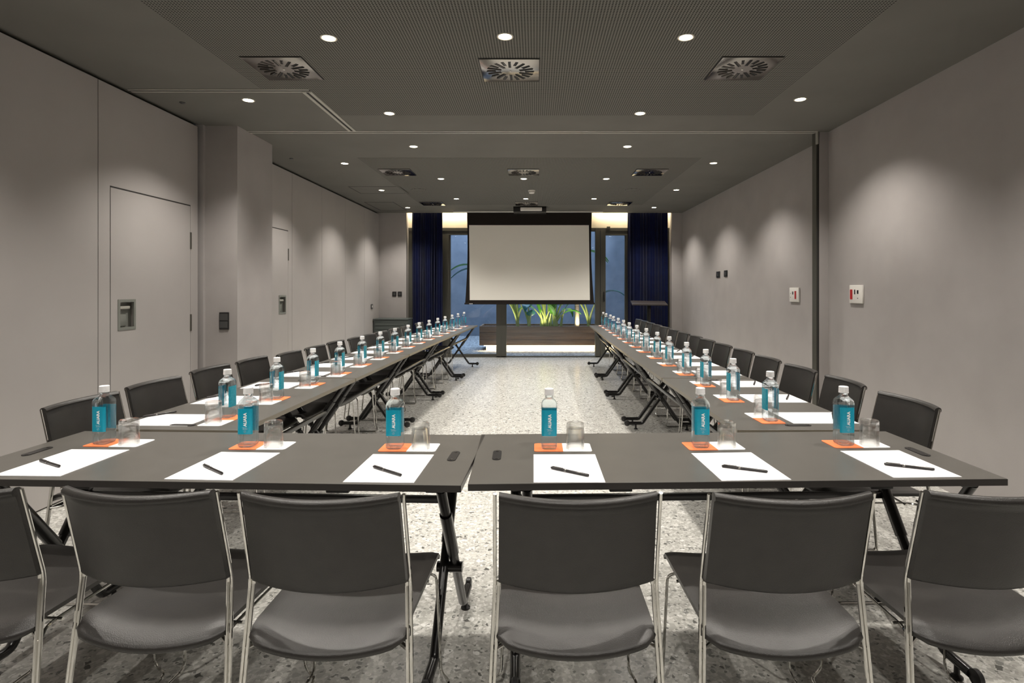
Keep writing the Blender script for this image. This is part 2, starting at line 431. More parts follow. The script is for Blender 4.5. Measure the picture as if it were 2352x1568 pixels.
def door(name, x, y0, y1, z1, hy0, hy1, label):
    b = MB(); hz0, hz1 = 1.087, 1.32
    b.box(x-0.04, x+0.001, y0, hy0, 0.01, z1); b.box(x-0.04, x+0.001, hy1, y1, 0.01, z1)
    b.box(x-0.04, x+0.001, hy0, hy1, 0.01, hz0); b.box(x-0.04, x+0.001, hy0, hy1, hz1, z1)
    d = struct(name, b, M['panel'], label, smooth=False)
    h = MB(); fr = 0.022
    h.box(x-0.002, x+0.005, hy0, hy1, hz0, hz0+fr); h.box(x-0.002, x+0.005, hy0, hy1, hz1-fr, hz1)
    h.box(x-0.002, x+0.005, hy0, hy0+fr, hz0+fr, hz1-fr); h.box(x-0.002, x+0.005, hy1-fr, hy1, hz0+fr, hz1-fr)
    h.box(x-0.04, x-0.035, hy0, hy1, hz0, hz1)
    hp = h.build('recessed_handle', M['handleplate'], d, smooth=False); hp['label'] = 'recessed metal handle box'
    l = MB(); ym = (hy0+hy1)/2
    l.rbox(x-0.022, x-0.006, hy0+fr, hy1-fr-0.025, 1.245, 1.268, 0.004)
    l.tube([(x-0.035,ym-0.01,1.257),(x-0.012,ym-0.01,1.257)], 0.008)
    g = l.build('lever', M['track'], hp)
    l = MB(); l.rbox(x-0.036, x-0.024, hy0+fr, hy1-fr-0.04, 1.115, 1.205, 0.004)
    l.build('lock_plate', M['handleplate'], hp)
    for zz in (1.76, 1.02) if name == 'door_1' else (1.76,):
        l = MB().box(x, x+0.008, y1-0.005, y1+0.012, zz, zz+0.15); hn = l.build('hinge', M['frame'], d, smooth=False)
    return d
door('door_1', XL, 4.107, 5.055, 2.145, 4.176, 4.362, 'flush grey door in the near partition wall')
door('door_2', XLF, 6.20, 7.12, 2.13, 6.86, 7.06, 'flush grey door beyond the pillar')
# pillar between the two parts
b = MB().box(-3.09, -2.79, 5.235, 5.93, 0, H)
b.use(M['wall']).box(-3.16, -3.09, 5.20, 5.93, 0, H)
struct('wall_left_pillar', b, M['wall'], 'grey plastered pillar', smooth=False)
# right walls
b = MB().box(XR, XR+0.3, YB, 5.44, 0, H)
struct('wall_right', b, M['wall'], 'grey plastered wall', smooth=False)
b = MB().box(XRF, XRF+0.2, 5.5, YE+0.3, 0, H)
struct('wall_right_far', b, M['wall'], 'grey plastered wall beyond the partition jamb', smooth=False)
b = MB(); b.use(M['wall']).box(2.76, 3.15, 5.44, 5.56, 0, H)
b.use(M['gap']).box(2.742, 2.76, 5.445, 5.53, 0, H)
b.use(M['frame']).box(2.735, 2.742, 5.45, 5.53, 0, H)
struct('trim_4', b, None, 'partition jamb', smooth=False)
b = MB(); b.use(M['track']).box(2.728, 2.744, 5.425, 5.45, H-0.12, H)
struct('trim_5', b, None, 'guide bracket at the top of the partition jamb', smooth=False)
# back wall behind the camera
b = MB().box(-3.3, 3.1, YB-0.1, YB, 0, H)
struct('wall_back', b, M['wall'], 'grey plastered wall', smooth=False)
# end wall: returns beside the curtains, upper cove and cream header
b = MB().box(-3.22, -2.60, YE, YW+0.1, 0, H+0.2)
struct('wall_end_left', b, M['wall'], 'grey wall beside the left curtain', smooth=False)
b = MB().box(2.74, 3.2, YE, YW+0.1, 0, H+0.2)
struct('wall_end_right', b, M['wall'], 'grey wall beside the right curtain', smooth=False)
b = MB().box(-2.60, 2.74, YW+0.02, YW+0.1, 2.645, H+0.3)
struct('wall_end_header', b, M['header'], 'cream plaster strip above the window', smooth=False)
b = MB().box(-2.7, 2.8, YE-0.05, YW+0.1, H+0.28, H+0.32)
b.box(-2.7, 2.8, YE-0.05, YE, H+0.1, H+0.28)
struct('ceiling_cove', b, M['header'], 'lit cove above the curtains', smooth=False)

# ------------------------------------------------------------------ window wall
K = YW/F
def wx(px): return (px-CX)*K
def wz(py): return HC + (CY-py)*K
fr = MB(); y0, y1 = YW, YW+0.09
FB, FT = 0.0, 2.645
xs = dict(l0=wx(1019), l1=wx(1031), m0=wx(1140), m1=wx(1163), r0=wx(1367), r1=wx(1391), e0=wx(1439), e1=wx(1448))
fr.box(-2.60, xs['l1'], y0, y1, FB, FT)
fr.rbox(xs['m0'], xs['m1'], y0-0.02, y1, FB, FT, 0.004)
fr.box(xs['m0']+0.085, xs['m0']+0.10, y0-0.024, y0, FB, FT)
fr.rbox(xs['r0'], xs['r0']+0.10, y0-0.02, y1, FB, FT, 0.004)
fr.rbox(xs['r0']+0.108, xs['r1'], y0-0.015, y1, FB, FT, 0.004)
fr.box(xs['e0'], 2.74, y0, y1, FB, FT)
fr.box(-2.60, 2.74, y0-0.012, y1, FT-0.06, FT)          # head
fr.box(xs['l1'], xs['m0'], y0, y1, wz(539), FT-0.06)
fr.box(xs['m1'], xs['r0'], y0, y1, wz(531), FT-0.06)
fr.box(xs['r1'], xs['e0'], y0, y1, wz(540), FT-0.06)
fr.box(xs['l1'], xs['m0'], y0, y1, FB, wz(813))
fr.box(xs['m1'], xs['r0'], y0, y1, FB, wz(817.5))
fr.box(xs['r1'], xs['e0'], y0, y1, FB, wz(813))
fr.box(-2.60, 2.74, y0-0.02, y1, 0, 0.022)
# stepped inner beads
fr.box(xs['l1'], xs['l1']+0.03, y0+0.02, y1, FB, FT); fr.box(xs['e0']-0.03, xs['e0'], y0+0.02, y1, FB, FT)
wf = struct('window_1', fr, M['frame'], 'dark bronze framed glass wall to the garden', smooth=False)
def pane(x0, x1, z0, z1):
    p = MB().add([(x0,y0+0.05,z0),(x1,y0+0.05,z0),(x1,y0+0.05,z1),(x0,y0+0.05,z1)], [(0,1,2,3)]).build('glass_pane', M['pane'], wf, smooth=False)
pane(xs['l1'], xs['m0'], wz(813), wz(539)); pane(xs['m1'], xs['r0'], wz(817.5), wz(531)); pane(xs['r1'], xs['e0'], wz(813), wz(540))
dh = MB(); hx = xs['r1']-0.035
dh.rbox(hx-0.012, hx+0.012, y0-0.03, y0-0.015, 1.14, 1.34, 0.004); dh.tube([(hx,y0-0.03,1.29),(hx,y0-0.06,1.29),(hx,y0-0.065,1.27),(hx,y0-0.06,1.17)], 0.008)
dh.build('door_handle', M['blackplastic'], wf)
dc = MB().rbox(xs['r1']+0.02, xs['r1']+0.09, y0-0.05, y0-0.012, 2.60, 2.67, 0.006); dc.build('door_closer', M['frame'], wf)

# garden court
b = MB().box(-4.0, 7.0, YW+0.12, 17.2, -0.15, -0.03)
struct('garden_gravel', b, M['gravel'], 'gravel ground of the garden court')
bb = MB().box(-4.6, 7.0, 17.0, 17.2, -0.1, 4.2)
struct('wall_garden_rear', bb, M['gardenwall'], 'bare concrete garden wall', smooth=False)
bb = MB().box(-4.2, -4.0, YW+0.12, 17.0, -0.1, 4.2)
struct('wall_garden_left', bb, M['gardenwall'], 'bare concrete garden wall', smooth=False)
bb = MB().box(4.6, 4.8, YW+0.12, 17.0, -0.1, 4.2)
struct('wall_garden_right', bb, M['gardenwall'], 'bare concrete garden wall', smooth=False)

pl = empty('planter_box', (0.6, 13.3, 0))
tag(pl, 'long brown planter box under the plants, lit from beneath, beyond the glass', 'planter')
PXL, PXR = -1.29-0.6, 3.2-0.6
g = MB()
for k in range(3): g.rbox(PXL, PXR, -0.45, -0.41, 0.10+k*0.147, 0.10+k*0.147+0.144, 0.003)
g.box(PXL, PXL+0.04, -0.41, 0.45, 0.10, 0.54); g.box(PXR-0.04, PXR, -0.41, 0.45, 0.10, 0.54); g.box(PXL, PXR, 0.41, 0.45, 0.10, 0.54)
g.box(PXL, PXR, -0.41, 0.41, 0.10, 0.13)
g.build('box', M['planter'], pl)
MB().box(PXL+0.04, PXR-0.04, -0.41, 0.41, 0.44, 0.50).build('soil', M['soil'], pl)
MB().box(PXL+0.15, PXR-0.1, -0.37, 0.30, -0.03, 0.10).build('plinth', M['header'], pl, smooth=False)
MB().box(PXL+0.10, PXR-0.1, -0.41, -0.375, 0.085, 0.10).build('light_strip', M['led'], pl, smooth=False)['label'] = 'glowing warm light strip'
area_light('planter_light', (0.65, 12.87, 0.08), (R(10), 0, 0), 3.9, 0.05, 13, (1.0, 0.80, 0.50))

for ux in (-0.7, 0.15, 1.0):
    ul = bpy.data.lights.new('planter_uplight', 'SPOT'); ul.energy = 13; ul.color = (1.0, 0.9, 0.6); ul.spot_size = R(120); ul.spot_blend = 0.8; ul.shadow_soft_size = 0.04
    uo = bpy.data.objects.new('planter_uplight', ul); COL.objects.link(uo); uo.location = (ux, 12.93, 0.53); uo.rotation_euler = (R(158), 0, 0)

def leafmesh(mb, base, direction, length, width, droop, n=9):
    d = Vector(direction).normalized(); side = d.cross(Vector((0,0,1)))
    if side.length < 0.1: side = Vector((1,0,0))
    side.normalize(); p = Vector(base); vs = []; step = length/n
    for i in range(n+1):
        t = i/n; wv = width*math.sin(math.pi*min(1, (0.06+0.94*t))**0.75) * (1-0.15*t) + 0.002
        if i == n: wv = 0.002
        nrm = side.cross(d).normalized()
        vs += [p - side*wv/2 + nrm*0.02*math.sin(t*3), p + nrm*(-0.012), p + side*wv/2 + nrm*0.02*math.sin(t*3)]
        vs += [q + nrm*(-0.0015) for q in vs[-3:]]
        d = (d + Vector((0,0,-droop/n))).normalized(); p = p + d*step
    fs = []
    for i in range(n):
        a, c = i*6, (i+1)*6
        fs += [(a,a+1,c+1,c),(a+1,a+2,c+2,c+1),(a+4,a+3,c+3,c+4),(a+5,a+4,c+4,c+5),(a+3,a,c,c+3),(a+2,a+5,c+5,c+2)]
    fs += [(0,3,4,1),(1,4,5,2)]
    mb.add(vs, fs)
def plant(px, Y, label, stems, leafmat, name='banana_plant'):
    X = (px-CX)*Y/F; o = empty(name, (X, Y, 0.50)); tag(o, label, 'plant', 'plants in the garden planter')
    for (dx, dy, h, lean, lw, ll, droop) in stems:
        s = MB(); pts = []; n = 7
        for i in range(n+1):
            t = i/n; pts.append((dx*0.3 + lean[0]*t*t*h, dy*0.3 + lean[1]*t*t*h, -0.02 + h*t))
        s.tube(pts, [0.030*(1-0.72*i/n)+0.004 for i in range(n+1)], 8)
        st = s.build('stem', M['stem'], o)
        l = MB(); end = Vector(pts[-1]); dr = (end - Vector(pts[-2])).normalized()
        leafmesh(l, end, dr, ll, lw, droop)
        lf = l.build('leaf', leafmat, st)
    return o
plant(1188, 13.15, 'fan of pale green stems at the left end of the garden planter',
      [(0.02,0,0.85,(-0.30,0.1),0.34,0.9,0.9),(0,0.05,1.0,(-0.22,0.0),0.34,1.0,1.0),(0.03,-0.03,0.75,(-0.42,-0.1),0.32,0.8,1.4),(0.05,0,1.2,(-0.08,0.1),0.36,1.0,0.7),(0.0,0.05,0.6,(0.28,-0.1),0.22,0.35,2.2),(0.02,0.02,1.35,(-0.6,0.1),0.30,0.9,1.4)], M['leaf'])
plant(1216, 12.98, 'dark blue-green drooping leaf in the planter, beside the pale fan of stems',
      [(0.0,0,0.30,(0.10,-0.2),0.24,0.16,0.4),(0.0,0,0.50,(-0.05,-0.2),0.26,0.42,3.6),(-0.02,0,1.3,(-0.75,-0.1),0.34,0.9,1.5)], M['leafdark'])
plant(1252, 13.2, 'tall clump of green plants in the middle of the garden planter',
      [(0.0,0,1.1,(-0.10,0.0),0.32,0.9,0.9),(0.05,0,0.9,(-0.25,0.1),0.30,0.7,1.2),(-0.05,0.04,1.2,(0.06,0.0),0.34,1.0,0.6),(0.1,0,0.50,(-0.35,-0.1),0.20,0.5,2.0),(0.3,-0.2,0.34,(0.15,-0.2),0.16,0.42,1.0),(-0.2,-0.1,0.36,(-0.15,-0.1),0.16,0.44,0.7),(0.25,0.3,0.62,(0.0,0.1),0.22,0.5,1.2),(-0.3,0.2,0.55,(0.1,0.1),0.22,0.5,1.6),(0.0,0.1,0.40,(0.25,-0.2),0.20,0.45,1.5),(-0.1,0,0.45,(-0.5,-0.1),0.20,0.45,1.8)], M['leaf'])
plant(1274, 13.1, 'reddish-stemmed clump of leaves right of the tallest garden plants',
      [(0.0,0,0.9,(0.10,0.0),0.28,0.8,1.0),(0.05,0,0.7,(0.30,0.1),0.28,0.7,1.6),(-0.05,0.04,1.0,(-0.15,0.0),0.30,0.9,0.8),(0.0,0,0.35,(0.6,-0.2),0.18,0.45,1.4),(0.2,-0.1,0.30,(-0.2,-0.2),0.15,0.45,0.8),(0.5,0.1,0.45,(0.2,0.0),0.22,0.42,2.4),(-0.3,0.1,0.5,(0.0,0.1),0.2,0.45,1.8),(0.03,0.0,0.42,(0.45,0.2),0.26,0.38,3.0)], M['leaf'])
plant(1352, 13.2, 'dark broad-leaved plant at the right of the garden planter',
      [(0.0,0,0.75,(-0.2,0.0),0.34,0.75,2.2),(0.05,0,0.62,(0.25,-0.1),0.34,0.8,2.0),(0.0,0,0.95,(-0.55,0.0),0.30,0.8,1.8)], M['leafdark'])
# palm with a pale trunk
X = (1325-CX)*13.1/F
t = empty('palm_tree', (X, 13.1, 0.50)); tag(t, 'palm with a thick pale trunk standing in the garden planter', 'plant', 'plants in the garden planter')
s = MB(); s.tube([(0,0,-0.02),(0.004,0,0.3),(0,0,0.7),(0.01,0,1.3),(0,0,1.7)], [0.062,0.054,0.050,0.046,0.042], 14); s.build('trunk', M['trunk'], t)
for k in range(8):
    a = 2*math.pi*k/8+0.3; l = MB(); leafmesh(l, (0,0,1.68), (math.cos(a), math.sin(a), 0.9), 0.9, 0.16, 1.8); l.build('leaf', M['leaf'], t)

# ------------------------------------------------------------------ curtains
def curtain(x0, x1, label):
    n = 150; zs = [0.015, 0.5, 1.2, 2.0, 2.6, H+0.05]; vs = []; fs = []
    ph = random.random()*6
    for j, z in enumerate(zs):
        tt = z/3.0
        for i in range(n+1):
            u = i/n; x = x0 + (x1-x0)*u
            amp = 0.030*(0.6+0.4*math.sin(u*17+ph))
            y = YE + 0.075 + amp*math.sin(u*2*math.pi*13 + 0.9*math.sin(u*9+ph)) + 0.004*math.sin(u*60+z*2)
            vs.append((x + 0.004*math.sin(z*2+u*30), y, z))
    m = len(vs)
    vs += [(x, y+0.004, z) for x, y, z in vs]
    w_ = n+1
    for j in range(len(zs)-1):
        for i in range(n):
            a = j*w_+i; fs.append((a,a+1,a+1+w_,a+w_)); fs.append((m+a+1,m+a,m+a+w_,m+a+1+w_))
    for j in range(len(zs)-1):
        a = j*w_; fs.append((a,a+w_,m+a+w_,m+a)); a = j*w_+n; fs.append((a+w_,a,m+a,m+a+w_))
    o = MB().add(vs, fs).build('curtain', M['curtain'], angle=60)
    return tag(o, label, 'curtain', 'navy curtains')
curtain(-2.50, -1.88, 'navy blue velvet curtain left of the projection screen')
curtain(1.87, 2.68, 'navy blue velvet curtain right of the projection screen')
for (x0, x1, lb) in ((-2.58, -1.2, 'left curtain'), (1.1, 2.72, 'right curtain')):
    t = MB().rbox(x0, x1, YE+0.06, YE+0.09, H+0.06, H+0.09, 0.004)
    struct('trim_6' if x0 < 0 else 'trim_7', t, M['track'], 'curtain rail of the ' + lb)

# ------------------------------------------------------------------ projection screen
YS = 11.05; KS = YS/F
sc = empty('projection_screen', (0, YS, 0)); tag(sc, 'large pull-down projection screen with black border in front of the garden window', 'screen')
def sx_(px): return (px-CX)*KS
def sz_(py): return HC+(CY-py)*KS
zb, zt = sz_(689), sz_(517)
th = 0.002
def quadslab(mb, pts, y, t):
    n = len(pts); vs = [(a,y,b_) for a,b_ in pts] + [(a,y+t,b_) for a,b_ in pts]
    mb.add(vs, [tuple(range(n)), tuple(reversed(range(n,2*n)))] + [(i,n+i,n+(i+1)%n,(i+1)%n) for i in range(n)])
s = MB(); quadslab(s, [(sx_(1079),zb),(sx_(1355),zb),(sx_(1352.5),zt),(sx_(1077.5),zt)], -0.0015, 0.001); s.build('white_surface', M['screen'], sc, smooth=False)
s = MB(); pts = []
for i in range(9):
    t = i/8; pts.append((sx_(1068.5 + (1072.5-1068.5)*t + 3.2*math.sin(math.pi*t)), sz_(696)+(H-sz_(696))*t))
ptr = []
for i in range(9):
    t = 1-i/8; ptr.append((sx_(1364.5 + (1359.5-1364.5)*t - 4.0*math.sin(math.pi*t)), sz_(696)+(H-sz_(696))*t))
quadslab(s, [pts[0]] + list(reversed([])) + [ptr[-1]] + list(reversed(ptr[:-1])) + list(reversed(pts[1:])), 0.0, 0.0015)
s.build('black_border', M['screenblack'], sc, smooth=False)
s = MB(); s.tube([(sx_(1067),0.0,sz_(697)),(sx_(1366),0.0,sz_(697))], 0.016, 12); s.build('bottom_bar', M['screenblack'], sc)
s = MB(); s.box(sx_(1078), sx_(1086), -0.0175, -0.0165, sz_(698), sz_(696.8)); s.build('maker_plate', M['whiteplastic'], sc, smooth=False)
s = MB(); s.rbox(-1.62, 1.33, -0.05, -0.01, H-0.022, H, 0.002); s.rbox(-1.62,-1.40,-0.01,0.05,H-0.012,H,0.002); s.rbox(1.13,1.33,-0.01,0.05,H-0.012,H,0.002); s.build('case_rim', M['whiteplastic'], sc)

# ceiling projector in its dark recess
o = empty('projector', (-0.10, 10.52, H)); tag(o, 'white projector hanging from the ceiling in front of the screen', 'projector')
MB().rbox(-0.31, 0.30, -0.16, 0.16, -0.10, 0.0, 0.004).build('dark_housing', M['blackplastic'], o)
MB().rbox(-0.18, 0.22, -0.22, 0.02, -0.085, -0.022, 0.012, 3).build('projector_body', M['whiteplastic'], o)
MB().lathe([(0.03,0),(0.034,0.02),(0.024,0.03)], 20, Matrix.Translation((0.1,0.02,-0.055)) @ Matrix.Rotation(R(-90),4,'X')).build('lens', M['blackplastic'], o)

# ------------------------------------------------------------------ ceiling fittings
def make_downlight():
    o = empty('downlight', (0,0,H))
    MB().lathe([(0.050,-0.001),(0.050,-0.004),(0.043,-0.006),(0.038,-0.003),(0.038,-0.001)], 28).build('trim_ring', M['lampring'], o)
    MB().lathe([(0.0,-0.0035),(0.038,-0.0035),(0.038,-0.001)], 24).build('lens', M['lamp'], o)['label'] = 'glowing round lens'
    return o
l = bpy.data.lights.new('downlight_beam', 'SPOT'); l.energy = SPOT_W; l.color = SPOT_C
l.spot_size = R(116); l.spot_blend = 0.72; l.shadow_soft_size = 0.035
dl = make_downlight(); dlo = bpy.data.objects.new('beam', l); COL.objects.link(dlo); dlo.parent = dl; dlo.location = (0,0,-0.012)
freeze(dl)
rowname = {}
DL = [ # x, y, label
 (-1.257,3.40,'recessed downlight on the near perforated panel, closest to the left nearest air diffuser'),
 (-0.184,3.38,'recessed downlight on the near perforated panel, just above the middle nearest air diffuser'),
 (0.911,3.39,'recessed downlight on the near perforated panel, closest to the right nearest air diffuser'),
 (-2.32,4.52,'recessed downlight inside the square partition track box on the ceiling'),
 (-1.27,4.86,'recessed downlight at the left far edge of the near perforated panel'),
 (0.908,4.86,'recessed downlight at the right far edge of the near perforated panel'),
 (2.13,4.50,'recessed downlight in the smooth ceiling beside the near right wall'),
 (-1.306,5.99,'left recessed downlight of the pair just beyond the long ceiling track'),
 (0.984,5.99,'right recessed downlight of the pair just beyond the long ceiling track'),
 (-2.32,6.80,'recessed downlight beside the left partition wall, first beyond the pillar'),
 (2.157,6.78,'recessed downlight beside the far right wall, first beyond the jamb'),
 (-1.31,7.75,'left downlight of the three just beyond the middle diffuser row'),
 (-0.163,7.75,'middle downlight of the three just beyond the middle diffuser row'),
 (0.98,7.75,'right downlight of the three just beyond the middle diffuser row'),
 (-2.38,8.65,'recessed downlight beside the left partition wall, second beyond the pillar'),
 (2.17,8.62,'recessed downlight beside the far right wall, second beyond the jamb'),
 (-1.34,9.47,'left downlight of the three just before the farthest diffuser row'),
 (-0.165,9.47,'middle downlight of the three just before the farthest diffuser row'),
 (0.99,9.47,'right downlight of the three just before the farthest diffuser row'),
 (-2.40,10.50,'farthest recessed downlight on the left, near the navy curtain'),
 (2.22,10.48,'farthest recessed downlight on the right, near the navy curtain'),
 (-2.32,2.40,'recessed downlight above the left end of the near table, out of view'),
 (2.13,2.40,'recessed downlight above the right end of the near table, out of view'),
 (-1.26,1.75,'recessed downlight above the left chairs of the near table, out of view'),
 (0.91,1.75,'recessed downlight above the right chairs of the near table, out of view'),
 (-0.18,0.35,'recessed downlight overhead in the middle, out of view'),
 (-1.9,0.30,'recessed downlight overhead on the left, out of view'),
 (1.7,0.30,'recessed downlight overhead on the right, out of view'),
]
for i, (x, y, lb) in enumerate(DL):
    o = dl if i == 0 else dup(dl, (x, y, H), 0)
    o.location = (x, y, H); tag(o, lb, 'ceiling light', 'recessed ceiling downlights')

def make_diffuser():
    o = empty('air_diffuser', (0,0,H))
    MB().rbox(-0.20,0.20,-0.20,0.20,-0.010,-0.004,0.002).build('face_plate', M['diffuser'], o)
    MB().box(-0.206,0.206,-0.206,0.206,-0.004,0).build('dark_reveal', M['slot'], o, smooth=False)
    s = MB(); n = 20
    for k in range(n):
        r0 = 0.065 if k % 2 else 0.100; r1 = 0.165
        s.box(r0, r1, -0.0095, 0.0095, -0.0108, -0.0095, Matrix.Rotation(2*math.pi*k/n, 4, 'Z'))
    s.build('swirl_slots', M['slot'], o, smooth=False)
    s = MB()
    for k in range(n):
        r0 = 0.068 if k % 2 else 0.103
        s.box(r0, 0.162, -0.0010, 0.0010, -0.0150, -0.0105, Matrix.Rotation(2*math.pi*k/n, 4, 'Z') @ Matrix.Translation((0,0.008,0)))
    s.build('vanes', M['diffuser'], o, smooth=False)
    MB().lathe([(0.007,-0.010),(0.007,-0.013),(0.004,-0.0145),(0,-0.0148)], 12).build('screw', M['whiteplastic'], o)
    return freeze(o)
df = make_diffuser()
DF = [(-1.74,3.87,'square swirl air diffuser, left one of the nearest row'),(-0.175,3.90,'square swirl air diffuser, middle one of the nearest row'),(1.43,3.87,'square swirl air diffuser, right one of the nearest row'),
      (-1.80,7.31,'square air diffuser, left one of the middle row'),(-0.155,7.31,'square air diffuser, middle one of the middle row'),(1.49,7.31,'square air diffuser, right one of the middle row'),
      (-1.84,10.0,'square air diffuser, left one of the farthest row'),(-0.16,10.0,'square air diffuser just above the projector'),(1.50,10.0,'square air diffuser, right one of the farthest row')]
for i, (x, y, lb) in enumerate(DF):
    o = df if i == 0 else dup(df, (x,y,H), 0)
    o.location = (x, y, H); tag(o, lb, 'air vent', 'square ceiling air diffusers')
for (x, y, lb) in ((-1.80, 8.63, 'round flush ceiling speaker left of the smoke detector'), (1.50, 8.63, 'round flush ceiling speaker right of the smoke detector')):
    o = MB().lathe([(0.0,-0.004),(0.10,-0.004),(0.115,-0.008),(0.122,-0.006),(0.124,-0.001)], 36).build('ceiling_speaker', M['perf'])
    o.location = (x,y,H); tag(o, lb, 'speaker', 'flush ceiling speakers')
o = empty('smoke_detector', (-0.06, 8.66, H)); tag(o, 'small round white smoke detector on the far perforated ceiling', 'smoke detector')
MB().lathe([(0.055,0),(0.055,-0.012),(0.052,-0.016)], 28).build('base', M['whiteplastic'], o)
MB().lathe([(0.040,-0.014),(0.046,-0.026),(0.046,-0.040),(0.036,-0.050),(0,-0.052)], 28).build('sensor_head', M['whiteplastic'], o)
for (x, y, lb) in ((-2.44, 4.58, 'small dark ceiling sensor inside the square track box'), (-2.86, 6.55, 'small ceiling sensor beyond the pillar')):
    x = (421-CX)*4.59/F if y < 5 else (669-CX)*6.55/F
    o = MB().lathe([(0.022,0),(0.022,-0.005),(0.010,-0.012),(0,-0.013)], 20).build('sprinkler_head', M['darkgrey']); o.location = (x,y,H); tag(o, lb, 'sprinkler', 'small ceiling sprinkler heads')
# access hatches in the ceiling
def hatch(x0, x1, y0, y1, lb):
    s = MB(); t = 0.012
    s.box(x0,x1,y0,y0+t,H-0.002,H+0.001); s.box(x0,x1,y1-t,y1,H-0.002,H+0.001); s.box(x0,x0+t,y0,y1,H-0.002,H+0.001); s.box(x1-t,x1,y0,y1,H-0.002,H+0.001)
    return s
struct('trim_8', hatch(-3.02,-2.50,9.85,10.9,''), M['gap'], 'outline of a ceiling hatch', smooth=False)
struct('trim_9', hatch(-2.80,-2.02,8.35,8.95,''), M['gap'], 'outline of a ceiling hatch', smooth=False)

# ------------------------------------------------------------------ wall fittings
def plate(name, label, cat, loc, rz, w, h, bodymat, parts, group=None, depth=0.012):
    o = empty(name, loc, rz); tag(o, label, cat, group)      # faces local -y
    MB().rbox(-w/2, w/2, -depth, 0.0, -h/2, h/2, min(0.005, depth*0.4), 2).build('face_plate', bodymat, o)
    for (pn, x, z, pw, ph, pm) in parts:
        MB().rbox(x-pw/2, x+pw/2, -depth-0.003, -depth+0.001, z-ph/2, z+ph/2, 0.0012, 1).build(pn, pm, o)
    return o
# right wall faces -x : local -y -> world -x  => rz = -90deg
plate('socket_panel', 'white connection panel with a red socket pair on the near right wall', 'wall socket', (XR-0.0005, 4.95, 1.352), R(-90), 0.20, 0.162, M['whiteplastic'],
      [('red_socket', -0.066, -0.002, 0.036, 0.088, M['red']), ('black_port', -0.012, 0.020, 0.016, 0.042, M['blackplastic']), ('black_port', 0.034, 0.020, 0.022, 0.032, M['blackplastic']), ('screw', 0.034,-0.035,0.008,0.008,M['darkgrey'])], depth=0.018)
plate('socket_panel', 'white connection panel with one red socket on the far right wall', 'wall socket', (XRF-0.0005, 6.35, 1.332), R(-90), 0.225, 0.162, M['whiteplastic'],
      [('red_socket', 0.040, -0.002, 0.036, 0.090, M['red']), ('black_port', -0.025, 0.02, 0.024, 0.034, M['blackplastic']), ('screw', -0.082,0.015,0.008,0.008,M['darkgrey']), ('screw', -0.082,-0.03,0.008,0.008,M['darkgrey'])], depth=0.018)
plate('wall_switch', 'left one of two small black switches on the far right wall', 'wall switch', (XRF-0.0005, 9.02, 1.63), R(-90), 0.17, 0.10, M['blackplastic'], [('rocker', 0, 0, 0.06, 0.05, M['darkgrey'])], 'black switches on the far right wall')
plate('wall_switch', 'right one of two small black switches on the far right wall', 'wall switch', (XRF-0.0005, 8.66, 1.635), R(-90), 0.14, 0.10, M['blackplastic'], [('rocker', 0, 0, 0.05, 0.05, M['darkgrey'])], 'black switches on the far right wall')
plate('wall_switch', 'tall dark brown switch on the front of the left pillar', 'wall switch', (-2.91, 5.2345, 1.10), 0, 0.09, 0.162, M['blackplastic'], [('rocker', 0, 0.035, 0.075, 0.06, M['darkgrey']), ('rocker', 0, -0.035, 0.075, 0.06, M['darkgrey'])])
for px, lb in ((906, 'left'), (918.5, 'right')):
    plate('wall_switch', lb + ' one of two black switches beside the left curtain', 'wall switch', ((px-CX)*YE/F, YE-0.0005, HC-(675-CY)*YE/F), 0, 0.082, 0.10, M['blackplastic'], [('rocker', 0, 0, 0.035, 0.045, M['darkgrey'])], 'black switches beside the left curtain')
# left far wall thermostat (faces +x => rz = +90)
plate('wall_thermostat', 'tiny dark key switch on the left partition near the end wall', 'wall switch', (XLF+0.0005, 10.75, 1.06), R(90), 0.12, 0.09, M['darkgrey'], [('dial', 0, 0, 0.05, 0.04, M['whiteplastic'])])

# grey louvred cabinet in the far left corner
cb = empty('louvred_cabinet', (-2.80, 11.0, 0)); tag(cb, 'low grey metal cabinet with louvres in the far left corner', 'cabinet')
MB().rbox(-0.33, 0.33, -0.18, 0.20, 0.06, 0.80, 0.005).build('body', M['radiator'], cb)
MB().rbox(-0.34, 0.34, -0.20, 0.21, 0.80, 0.82, 0.004).build('top', M['radiator'], cb)
s = MB()
for k in range(9): s.box(-0.30, 0.26, -0.190, -0.18, 0.12+k*0.072, 0.12+k*0.072+0.04, Matrix.Translation((0,0,0)))
s.build('louvres', M['radiator'], cb, smooth=False)
MB().box(-0.30, 0.30, -0.15, 0.18, 0, 0.06).build('plinth', M['blackplastic'], cb, smooth=False)

# tall bar table by the right curtain
bt = empty('tall_side_table', (2.17, 10.72, 0)); tag(bt, 'tall dark pedestal table in front of the right navy curtain', 'table')
MB().rbox(-0.33,0.33,-0.24,0.24,-0.012,0.012,0.004, mtx=Matrix.Translation((0.0,0.0,1.125)) @ Matrix.Rotation(R(7),4,'X') @ Matrix.Rotation(R(-6),4,'Z')).build('tabletop', M['wood_dark'], bt)
MB().rbox(-0.035,0.035,-0.035,0.035,0.02,1.115,0.006).build('post', M['blackmetal'], bt)
MB().rbox(-0.22,0.22,-0.22,0.22,0.0,0.02,0.005).build('base', M['blackmetal'], bt)

